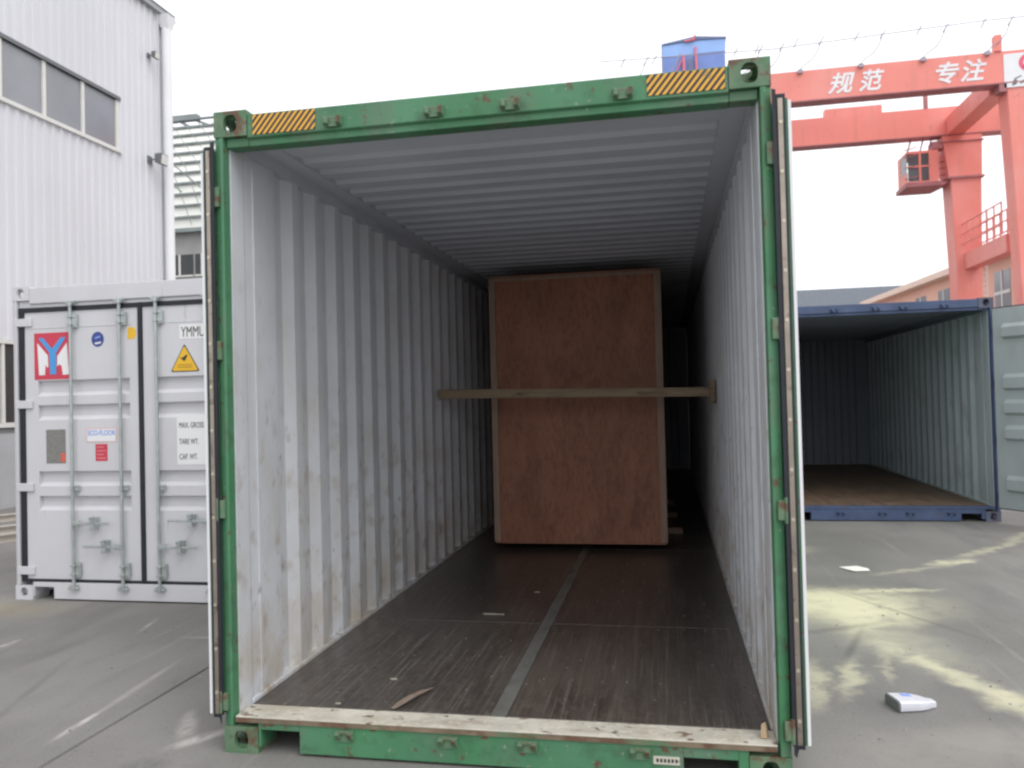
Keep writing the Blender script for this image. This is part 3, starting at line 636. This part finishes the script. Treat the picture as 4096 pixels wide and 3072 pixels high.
for k in range(3):
    ya, yb = 8.15 - .95 * (k + 1) - .02, 8.15 - .95 * k
    ya += .32 * 0; m = MB(); m.box(-.05, -.04, ya, yb, 1.38, 2.70); w = m.build('window', DGLASS, WH)
    m = MB(); m.box(-.06, .01, (ya + yb) / 2 + .10, (ya + yb) / 2 + .16, 1.38, 2.70); m.box(-.06, .01, yb - .05, yb, 1.38, 2.70); m.build('window_frame', ALU, w)
m = MB(); m.box(-.05, .06, 2.0, 8.2, 1.30, 1.375); m.box(-.02, .025, 2.0, 8.2, 2.66, 2.74); m.build('window_sill', ALU, WH)
m = MB(); m.box(.029, .05, Y1 - .32, Y1 - .27, 1.2, 10.0); m.box(.0, .02, Y1 - .04, Y1 + .01, 1.2, 10.0); m.build('corner_trim', SHEET, WH)
m = MB(); m.tube([(.14, Y1 - .13, .1), (.14, Y1 - .13, 9.72)], .10, 14); m.hexa([(.05, Y1 - .22, 9.72), (.23, Y1 - .22, 9.72), (.23, Y1 - .04, 9.72), (.05, Y1 - .04, 9.72)], [(.0, Y1 - .28, 9.98), (.28, Y1 - .28, 9.98), (.28, Y1 + .02, 9.98), (.0, Y1 + .02, 9.98)])
m.build('downpipe', WHITEP, WH, smooth=False)
def lamp(y, z, sc, label):
    t = thing('floodlight', label, 'floodlight', (WX, y, z), 0, 'floodlights on the warehouse wall')
    m = MB(); m.box(.029, .05, -.1 * sc, .08 * sc, -.1 * sc, .1 * sc); m.tube([(.05, 0, 0), (.16 * sc, .02, .02 * sc), (.30 * sc, .05 * sc, .08 * sc)], .02 * sc, 8); m.build('bracket', TRIM, t)
    m = MB(); m.hexa([(.26 * sc, -.12 * sc, -.10 * sc), (.44 * sc, -.15 * sc, -.17 * sc), (.44 * sc, .17 * sc, -.17 * sc), (.26 * sc, .13 * sc, -.1 * sc)], [(.26 * sc, -.12 * sc, .13 * sc), (.48 * sc, -.15 * sc, .12 * sc), (.48 * sc, .17 * sc, .12 * sc), (.26 * sc, .13 * sc, .13 * sc)]); m.build('lamp_housing', TRIM, t, bevel=.01)
    m = MB(); m.hexa([(.45 * sc, -.12 * sc, -.145 * sc), (.458 * sc, -.12 * sc, -.145 * sc), (.458 * sc, .14 * sc, -.145 * sc), (.45 * sc, .14 * sc, -.145 * sc)], [(.483 * sc, -.12 * sc, .09 * sc), (.49 * sc, -.12 * sc, .09 * sc), (.49 * sc, .14 * sc, .09 * sc), (.483 * sc, .14 * sc, .09 * sc)]); m.build('lamp_glass', ALU, t)
lamp(11.62, 8.95, .5, 'small upper floodlight on the white warehouse wall near its corner downpipe')
lamp(11.6, 6.74, .8, 'larger lower floodlight on the white warehouse wall near its corner downpipe')

# steel bars on the ground beside the warehouse
for i, (x, y, ln, lab) in enumerate(((-7.3, 6.45, 3.4, 'pale steel bar on the ground nearest the warehouse wall'), (-6.38, 5.48, 3.6, 'pale steel bar on the ground, middle one of the three'), (-5.85, 4.86, 3.0, 'pale steel bar on the ground nearest the light grey container'))):
    t = thing('steel_bar', lab, 'steel bar', (x, y, 0), R(58), 'steel bars beside the warehouse')
    m = MB(); m.box(-ln * .35, ln * .65, -.05, .05, .085, .10); m.build('top_flange', BEAMM, t); m = MB(); m.box(-ln * .35, ln * .65, -.05, .05, 0, .014); m.box(-ln * .35, ln * .65, -.007, .007, .0145, .0845); m.build('web', BEAMM, t)

# ------------------------------------------------------------------ steel framed shed beyond the warehouse
SB = thing('steel_shed', 'steel framed shed with white translucent sheets and dark rails behind warehouse', 'building', (-17, 26, 0))
n_ = 11; zE, zT, lean = 8.78, 14.2, 2.4
def sp(t, off=0): return (0 + lean * t * t, zE + (zT - zE) * t)
ts = [k / n_ for k in range(n_ + 1)]
for a, b in zip(ts[:-1], ts[1:]):
    (ya, za), (yb, zb_) = sp(a), sp(b)
    if a > .85: continue
    m = MB(); m.hexa([(-9, ya + .01, za + .03), (1.35, ya + .01, za + .03), (1.35, ya + .05, za + .03), (-9, ya + .05, za + .03)], [(-9, yb + .01, zb_ - .03), (1.35, yb + .01, zb_ - .03), (1.35, yb + .05, zb_ - .03), (-9, yb + .05, zb_ - .03)])
    m.build('roof_sheet', POLY, SB)
for a in ts:
    ya, za = sp(a); m = MB(); m.box(-9, 1.35, ya - .12, ya + .009, za - .038, za + .038); m.build('purlin', GIRT, SB)
for k in range(9):
    x = -2.2 + k * .62; m = MB(); (ya, za), (yb, zb_) = sp(.02), sp(.93)
    m.tube([(x + 1.0 + 1.6, ya - .25, za), (x + 1.6, ya - .05, za + (zb_ - za) * .5), (x - .8 , yb - .25, zb_)], .016, 5); m.build('brace_rod', GIRT, SB)
for x0_ in (-.6, -1.6): m = MB(); m.tube([(x0_, sp(.45)[0] - .3, sp(.5)[1]), (x0_ + 1.5, sp(.25)[0] - .3, sp(.28)[1])], .03, 5); m.build('brace_rod', GIRT, SB)
m = MB(); m.box(-4, -.9, sp(1)[0] - .1, sp(1)[0] + .2, zT - .02, zT + .22); m.tube([(-.2, sp(1)[0], zT - .9), (-2.4, sp(1)[0], zT + .3)], .06, 6); m.tube([(1.2, sp(1)[0], zT - .9), (-1.4, sp(1)[0], zT + .1)], .05, 6); m.build('roof_truss', GIRT, SB)
m = MB(); m.box(-9, 1.35, -.3, -.02, zE - .16, zE - .06); m.build('eave_beam', GIRT, SB)
m = MB(); m.box(-9, 1.35, .02, .2, 0, zE - .06); m.box(-9, -8.9, .2, 12, 0, zE); m.box(1.25, 1.35, .2, 12, 0, zE); m.build('wall', SIDING, SB)
for k in range(-3, 2):
    x = -.66 + k * 1.0; m = MB(); m.box(x + .03, x + .32 + .62, .0, .015, 6.92, 7.76); w = m.build('window', DGLASS, SB)
    m = MB(); m.box(x + .30, x + .38, -.03, -.001, 6.92, 7.76); m.box(x + .03, x + .94, -.03, -.001, 6.85, 6.919); m.build('window_frame', ALU, w)

# ------------------------------------------------------------------ gantry crane
GX0, GX1, GY, BY = -12.5, 23.0, 25.0, 29.7
CRN = thing('gantry_crane', 'pale orange-red double girder gantry crane with white lettering and hanging operator cabin', 'gantry crane', (0, 0, 0))
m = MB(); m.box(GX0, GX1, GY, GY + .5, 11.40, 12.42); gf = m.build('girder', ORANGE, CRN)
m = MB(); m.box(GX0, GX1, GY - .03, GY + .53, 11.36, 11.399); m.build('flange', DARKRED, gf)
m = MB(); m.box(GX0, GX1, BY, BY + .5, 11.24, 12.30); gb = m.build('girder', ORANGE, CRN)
m = MB(); m.box(GX0, GX1, BY - .03, BY + .53, 11.20, 11.239)
m.build('flange', DARKRED, gb)
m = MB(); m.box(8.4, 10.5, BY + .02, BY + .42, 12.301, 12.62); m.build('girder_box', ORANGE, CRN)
m = MB(); m.box(12.0, 12.14, BY - .02, BY + .1, 12.301, 13.2); m.build('flange', DARKRED, gb)
def legf(x0t, x1t, x0b, x1b, y0, y1, zt):
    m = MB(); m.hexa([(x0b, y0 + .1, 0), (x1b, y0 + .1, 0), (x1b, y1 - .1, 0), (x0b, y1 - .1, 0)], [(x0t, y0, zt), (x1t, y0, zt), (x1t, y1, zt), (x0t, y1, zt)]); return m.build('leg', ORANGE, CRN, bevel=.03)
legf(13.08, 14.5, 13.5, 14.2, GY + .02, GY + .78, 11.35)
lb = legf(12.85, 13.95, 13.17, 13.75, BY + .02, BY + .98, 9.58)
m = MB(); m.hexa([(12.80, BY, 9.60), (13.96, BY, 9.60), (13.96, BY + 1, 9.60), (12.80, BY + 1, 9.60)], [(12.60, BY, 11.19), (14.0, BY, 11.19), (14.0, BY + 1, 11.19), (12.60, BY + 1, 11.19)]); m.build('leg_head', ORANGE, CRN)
m = MB(); m.box(12.72, 14.02, BY - .08, BY + 1.08, 9.52, 9.598); m.box(12.5, 14.05, BY - .06, BY + 1.06, 10.93, 10.97); m.build('leg_flange', DARKRED, CRN)
m = MB(); m.box(12.85, 13.07, GY - .02, GY + .4, 11.1, 11.355); m.build('gusset', DARKRED, CRN)
m = MB(); m.box(12.25, 12.62, BY - .02, BY + .5, 10.72, 11.0); m.build('gusset', DARKRED, CRN)
for sx in (-1,):
    legf(-10.2, -8.9, -9.9, -9.2, GY + .02, GY + .78, 11.35); legf(-10.2, -8.9, -9.9, -9.2, BY + .02, BY + .98, 11.19)
for x in (13.0, -9.8):
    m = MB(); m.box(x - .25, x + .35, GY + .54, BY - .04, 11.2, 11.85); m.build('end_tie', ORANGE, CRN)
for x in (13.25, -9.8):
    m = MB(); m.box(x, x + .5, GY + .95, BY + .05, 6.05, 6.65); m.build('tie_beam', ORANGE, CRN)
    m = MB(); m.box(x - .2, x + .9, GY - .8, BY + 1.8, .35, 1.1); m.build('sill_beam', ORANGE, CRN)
    for yy in (GY - .3, GY + 1.3, BY - .3, BY + 1.3): m = MB(); m.tube([(x + .1, yy, .35), (x + .6, yy, .35)], .34, 16); m.build('travel_wheel', DARKRED, CRN)
m = MB()
for x in (13.2, 13.85):
    for yy in [GY + 1.1 + k * .62 for k in range(6)]: m.tube([(x, yy, 6.66), (x, yy, 7.75)], .028, 5)
    for z in (7.0, 7.38, 7.75): m.tube([(x, GY + 1.05, z), (x, BY, z)], .028, 5)
m.build('platform_railing', ORANGE, CRN)
m = MB()
for k in range(22): z = 4.6 + k * .22; m.tube([(13.93 - .012 * (9.6 - z) * 1.6, BY + .2, z), (14.12 - .012 * (9.6 - z) * 1.6, BY + .2, z)], .012, 4)
m.tube([(14.05, BY + .2, 4.4), (14.12, BY + .2, 9.5)], .014, 5); m.build('ladder', WHITEP, CRN)
RAILM = pm('glare_paled_violet_steel', (.36, .33, .38), .5, var=.1)  # lightened steel: bright sky bleeding over thin rails is painted in
# festoon rail over the front girder: bowed posts and brackets
m = MB(); m.tube([(0, GY - .1, 13.40), (5.8, GY - .1, 13.22), (12.5, GY - .1, 13.44), (GX1, GY - .1, 13.4)], .015, 6); m.build('festoon_rail', RAILM, CRN)
m0 = None
for k in range(9):
    x = 6.72 + k * 1.93 if k < 9 else 0
    if m0 is None:
        m = MB(); m.box(-.07, .09, -.10, -.002, -.10, .02); m.tube([(0, -.1, .02), (.10, -.1, .12), (.42, -.1, .34), (.60, -.1, .62), (.70, -.1, .90)], .017, 5)
        m.tube([(.62, -.1, .78), (.80, -.1, 1.06)], .02, 5); m.tube([(-.18, -.1, .78), (-.02, -.1, 1.08)], .02, 5)
        m0 = m.build('festoon_post', RAILM, CRN); o = m0
    else: o = dup(m0, CRN)
    o.location = (x, GY, 12.42)
for x in (.9, 2.0, 4.75, 5.45): o = dup(m0, CRN); o.location = (x, GY, 12.34)
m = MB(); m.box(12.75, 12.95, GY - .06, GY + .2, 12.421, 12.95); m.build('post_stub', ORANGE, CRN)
for ch, xa, xb in (('规', 7.62, 8.36), ('范', 8.58, 9.27), ('专', 10.86, 11.60), ('注', 11.70, 12.40)):
    text(ch, .74, (xa - .02, GY - .012, 11.60), WHITEP, CRN, sx=(xb - xa) / .72, shear=.28, bold=.016, depth=.004)
sg = MB(); sg.box(13.0, 15.0, GY - .02, GY - .001, 11.215, 12.31); sg = sg.build('sign_panel', WHITEP, CRN)
def ring(cx, cz, ro, ri, y, a0=0, a1=360, n=36):
    m = MB()
    for k in range(n):
        a, b = R(a0 + (a1 - a0) * k / n), R(a0 + (a1 - a0) * (k + 1) / n)
        q = [(cx + ri * math.cos(a), cz + ri * math.sin(a)), (cx + ro * math.cos(a), cz + ro * math.sin(a)), (cx + ro * math.cos(b), cz + ro * math.sin(b)), (cx + ri * math.cos(b), cz + ri * math.sin(b))]
        m.prism(q, 1, y - .004, y)
    return m
ring(13.74, 11.98, .30, .17, GY - .021).build('logo_ring', PINKLOGO, sg)
poly([(13.55, 11.83), (13.74, 12.14), (13.93, 11.83), (13.84, 11.83), (13.74, 12.0), (13.62, 11.83)], NAVY, sg, 'logo_mark', GY - .026, .004)
for pts in ([(13.22, 11.26), (13.36, 11.30), (13.38, 11.46), (13.27, 11.44)], [(13.28, 11.44), (13.52, 11.55), (13.5, 11.58), (13.3, 11.5)], [(13.45, 11.30), (13.66, 11.36), (13.62, 11.44), (13.5, 11.40)], [(13.7, 11.28), (13.95, 11.33), (13.92, 11.5), (13.75, 11.46)]):
    poly(pts, TRIM, sg, 'sign_mark', GY - .021, .004)
# operator cabin hung below the rear girder
CABG = pm('cab_window_glass', (.10, .11, .12), .15, var=.2, vs=2)
cab = node('operator_cabin', CRN)
x0, x1, y0, y1, z0, z1 = 11.30, 12.42, BY - .1, BY + 1.15, 9.42, 10.66
m = MB(); m.box(x0 - .10, x1 + .05, y0 - .15, y1, z0 - .16, z0 - .001); m.hexa([(x1 + .05, y0, z0 - .16), (12.95, y0 + .3, z0 + .06), (12.95, y1, z0 + .06), (x1 + .05, y1, z0 - .16)], [(x1 + .05, y0, z0 - .03), (12.95, y0 + .3, z0 + .16), (12.95, y1, z0 + .16), (x1 + .05, y1, z0 - .03)]); m.build('cabin_floor', DARKRED, cab)
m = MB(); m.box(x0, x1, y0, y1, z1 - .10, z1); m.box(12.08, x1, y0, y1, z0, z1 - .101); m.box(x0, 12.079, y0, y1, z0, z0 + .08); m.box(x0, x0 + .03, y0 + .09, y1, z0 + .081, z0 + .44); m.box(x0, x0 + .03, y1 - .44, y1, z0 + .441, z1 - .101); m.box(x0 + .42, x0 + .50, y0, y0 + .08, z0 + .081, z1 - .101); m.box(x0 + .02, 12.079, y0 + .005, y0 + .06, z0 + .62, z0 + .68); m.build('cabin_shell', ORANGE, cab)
for xa, xb, za, zb_ in ((x0 + .5, 12.07, z0 + .09, z0 + .61), (x0 + .5, 12.07, z0 + .69, z1 - .11), (x0 + .03, x0 + .41, z0 + .09, z0 + .61), (x0 + .03, x0 + .41, z0 + .69, z1 - .11)):
    m = MB(); m.box(xa, xb, y0 + .02, y0 + .03, za, zb_); m.build('cabin_window', CABG, cab)
m = MB(); m.box(x0 + .005, x0 + .015, y0 + .09, y1 - .45, z0 + .45, z1 - .11); m.build('cabin_window', CABG, cab)
for x in (x0 + .05, x0 + .5, 12.1): m = MB(); m.tube([(x, y0 + .1, z1), (x + .22, y0 + .4, 11.2)], .03, 5); m.build('cabin_hanger', DARKRED, cab)
for z in (z0 + .12, z0 + .55, z0 + .95, z1): m = MB(); m.tube([(x0 - .16, y0 - .25, z), (x0 - .02, y0 - .05, z + .05), (x0 + .3, y0 - .2, z + .10)], .02, 5); m.build('cabin_rail', DARKRED, cab)
for z in (9.7, 9.95, 10.2): m = MB(); m.tube([(x1, y0 + .2, z), (12.85, y0 + .5, z + .12)], .02, 5); m.build('cabin_rail', DARKRED, cab)

# trolley hut riding on the girders
TR = thing('crane_trolley', 'light blue gabled trolley hut riding on top of the gantry crane', 'crane trolley', (2.2, 25.5, 12.43))
m = MB(); m.box(0, 2.16, 0, 4.9, .08, .30); m.build('trolley_frame', DARKRED, TR)
for x in (.3, 1.85):
    for y in (.4, 4.6): m = MB(); m.tube([(x, y - .06, .12), (x, y + .06, .12)], .12, 14); m.build('trolley_wheel', DARKRED, TR)
m = MB(); m.box(0, 2.14, .0, 2.6, .301, 1.14); m.build('hut_wall', HUTD, TR)
m = MB(); m.prism([(-.01, 1.141), (2.15, 1.141), (2.17, 1.58), (1.14, 1.62), (-.02, 1.55)], 1, -.02, 2.62); m.build('hut_fascia', HUTB, TR)
m = MB(); m.prism([(-.04, 1.56), (1.14, 1.632), (2.19, 1.59), (2.19, 1.63), (1.14, 1.76), (-.04, 1.60)], 1, -.06, 2.7); m.build('hut_roof', HUTR, TR)
m = MB(); m.box(.85, 1.05, -.03, -.001, .33, 1.0); m.box(.86, 1.06, -.034, -.03, .5, .8); m.build('hut_door', HUTR, TR)
m = MB(); m.tube([(.72, -.08, .3), (.70, -.08, 1.12)], .05, 6); m.tube([(.30, -.1, .3), (.66, -.08, .95)], .025, 6); m.tube([(1.15, -.06, .35), (1.13, -.06, 1.38)], .04, 6); m.tube([(.75, -.1, 1.60), (1.12, -.1, 1.63)], .035, 6); m.tube([(1.05, -.1, 1.6), (1.12, -.1, 1.78)], .035, 6)
m.build('hut_ladder', pm('pink_red_steel', (.75, .2, .25), .5), TR)

# ------------------------------------------------------------------ buildings behind the crane
PB = thing('office_building', 'peach rendered office building with pale cornice and tall windows behind the crane', 'building', (17.15, 31, 0), math.atan2(1.33, 23.5))
def pbwin(y0, y1, z0, z1):
    m = MB(); m.box(-.02, .05, y0, y1, z0, z1); w = m.build('window', GLASS, PB)
    m = MB(); c = (y0 + y1) / 2; m.box(-.06, -.021, c - .05, c + .05, z0, z1); m.box(-.05, -.021, y0, y1, z0 + (z1 - z0) * .55, z0 + (z1 - z0) * .61); m.build('window_frame', ALU, w)
m = MB(); m.box(.0, 14, -1, 24, 0, 7.3); m.build('wall', PINK, PB)
m = MB(); m.box(-.5, 14.5, -1.5, 24.5, 7.301, 7.62); m.build('cornice', PALEP, PB)
m = MB(); m.box(.5, 13.5, -.5, 23.5, 7.621, 7.9); m.build('roof', PALEP, PB)
for k in range(7):
    y = .9 + k * 3.25; pbwin(y, y + 1.5, 4.4, 6.75); pbwin(y, y + 1.5, 1.0, 3.2)
GH = thing('grey_roofed_hall', 'long hall with a slate grey roof beside the peach office building', 'building', (0, 60, 0))
m = MB(); m.box(-20, 32, 0, 18, 0, 7.4); m.build('wall', PALEP, GH)
m = MB(); m.prism([(-.6, 7.41), (-.6, 7.7), (9, 10.3), (18.6, 7.7), (18.6, 7.41)], 0, -20.5, 32.5); m.build('roof', SLATE, GH)
m = MB(); m.box(-20, 32, -.75, -.61, 7.35, 7.62); m.build('gutter', pm('pale_green_gutter', (.45, .52, .5), .5), GH)

# ------------------------------------------------------------------ small things on the yard
m = MB()
q = [(3.435, 4.17), (3.52, 3.985), (3.665, 4.04), (3.66, 4.10), (3.60, 4.225)]
m.hexa([(x, y, .003 + .006 * (k % 2)) for k, (x, y) in enumerate(q)], [(x, y, .005 + .006 * (k % 2)) for k, (x, y) in enumerate(q)])
tag(m.build('paper_sheet', PAPER), 'white sheet of paper lying flat on the yard in front of the blue container', 'paper')
BG = thing('plastic_bottle', 'flat pale lilac plastic bottle lying on the concrete with a faint blue mark', 'plastic bottle', (3.03, .90, 0), R(14))
BG.scale = (.88, .85, .80)
m = MB(); secs = [(0, .078, .062, 0), (.01, .082, .068, 0), (.12, .080, .062, 0), (.17, .062, .054, -.004), (.205, .036, .045, -.006), (.235, .030, .04, -.006), (.24, .022, .03, -.006)]
rings = []
for x, w, h, c in secs:
    i = len(m.v); e = .28
    for k in range(16):
        a = 2 * math.pi * k / 16; ca, sa = math.cos(a), math.sin(a)
        m.v.append((x, c + w * math.copysign(abs(ca) ** e, ca), h / 2 + h / 2 * math.copysign(abs(sa) ** (e + .15), sa)))
    rings.append(i)
for a, b in zip(rings, rings[1:]):
    for k in range(16): m.f.append((a + k, a + (k + 1) % 16, b + (k + 1) % 16, b + k)); m.m.append(1 if a == rings[0] else 0)
m.f.append(tuple(rings[0] + k for k in range(16))); m.m.append(1); m.f.append(tuple(rings[-1] + k for k in reversed(range(16)))); m.m.append(0)
m.build('bottle_body', [BAGM, BAGD], BG, bevel=.003)
m = MB(); m.hexa([(.07, .012, .0655), (.12, .006, .0628), (.12, .05, .0628), (.07, .05, .0655)], [(.07, .012, .067), (.12, .006, .0645), (.12, .05, .0645), (.07, .05, .067)]); m.build('bottle_print', FADED, BG)

# grit scattered on the concrete
m = MB()
for k in range(900):
    x, y = random.uniform(-5, 7), random.uniform(-1.2, 7.5)
    if -.1 < x < 2.55 and y > -.05 or x < -.8 and y > 2.3 or x > 3.1 and y > 6.6: continue
    r_ = random.choice((.003, .004, .005, .009)); h_ = r_ * .8; a0 = random.random() * 6
    q = [(x + r_ * math.cos(a0 + t), y + r_ * .8 * math.sin(a0 + t)) for t in (0, 1.7, 3.0, 4.4)]
    m.hexa([(a, b, .0005) for a, b in q], [(x + (a - x) * .6, y + (b - y) * .6, h_) for a, b in q])
m.build('grit', pm('stone_grit', (.27, .255, .23), .9, var=.5, vs=40), kind='stuff')
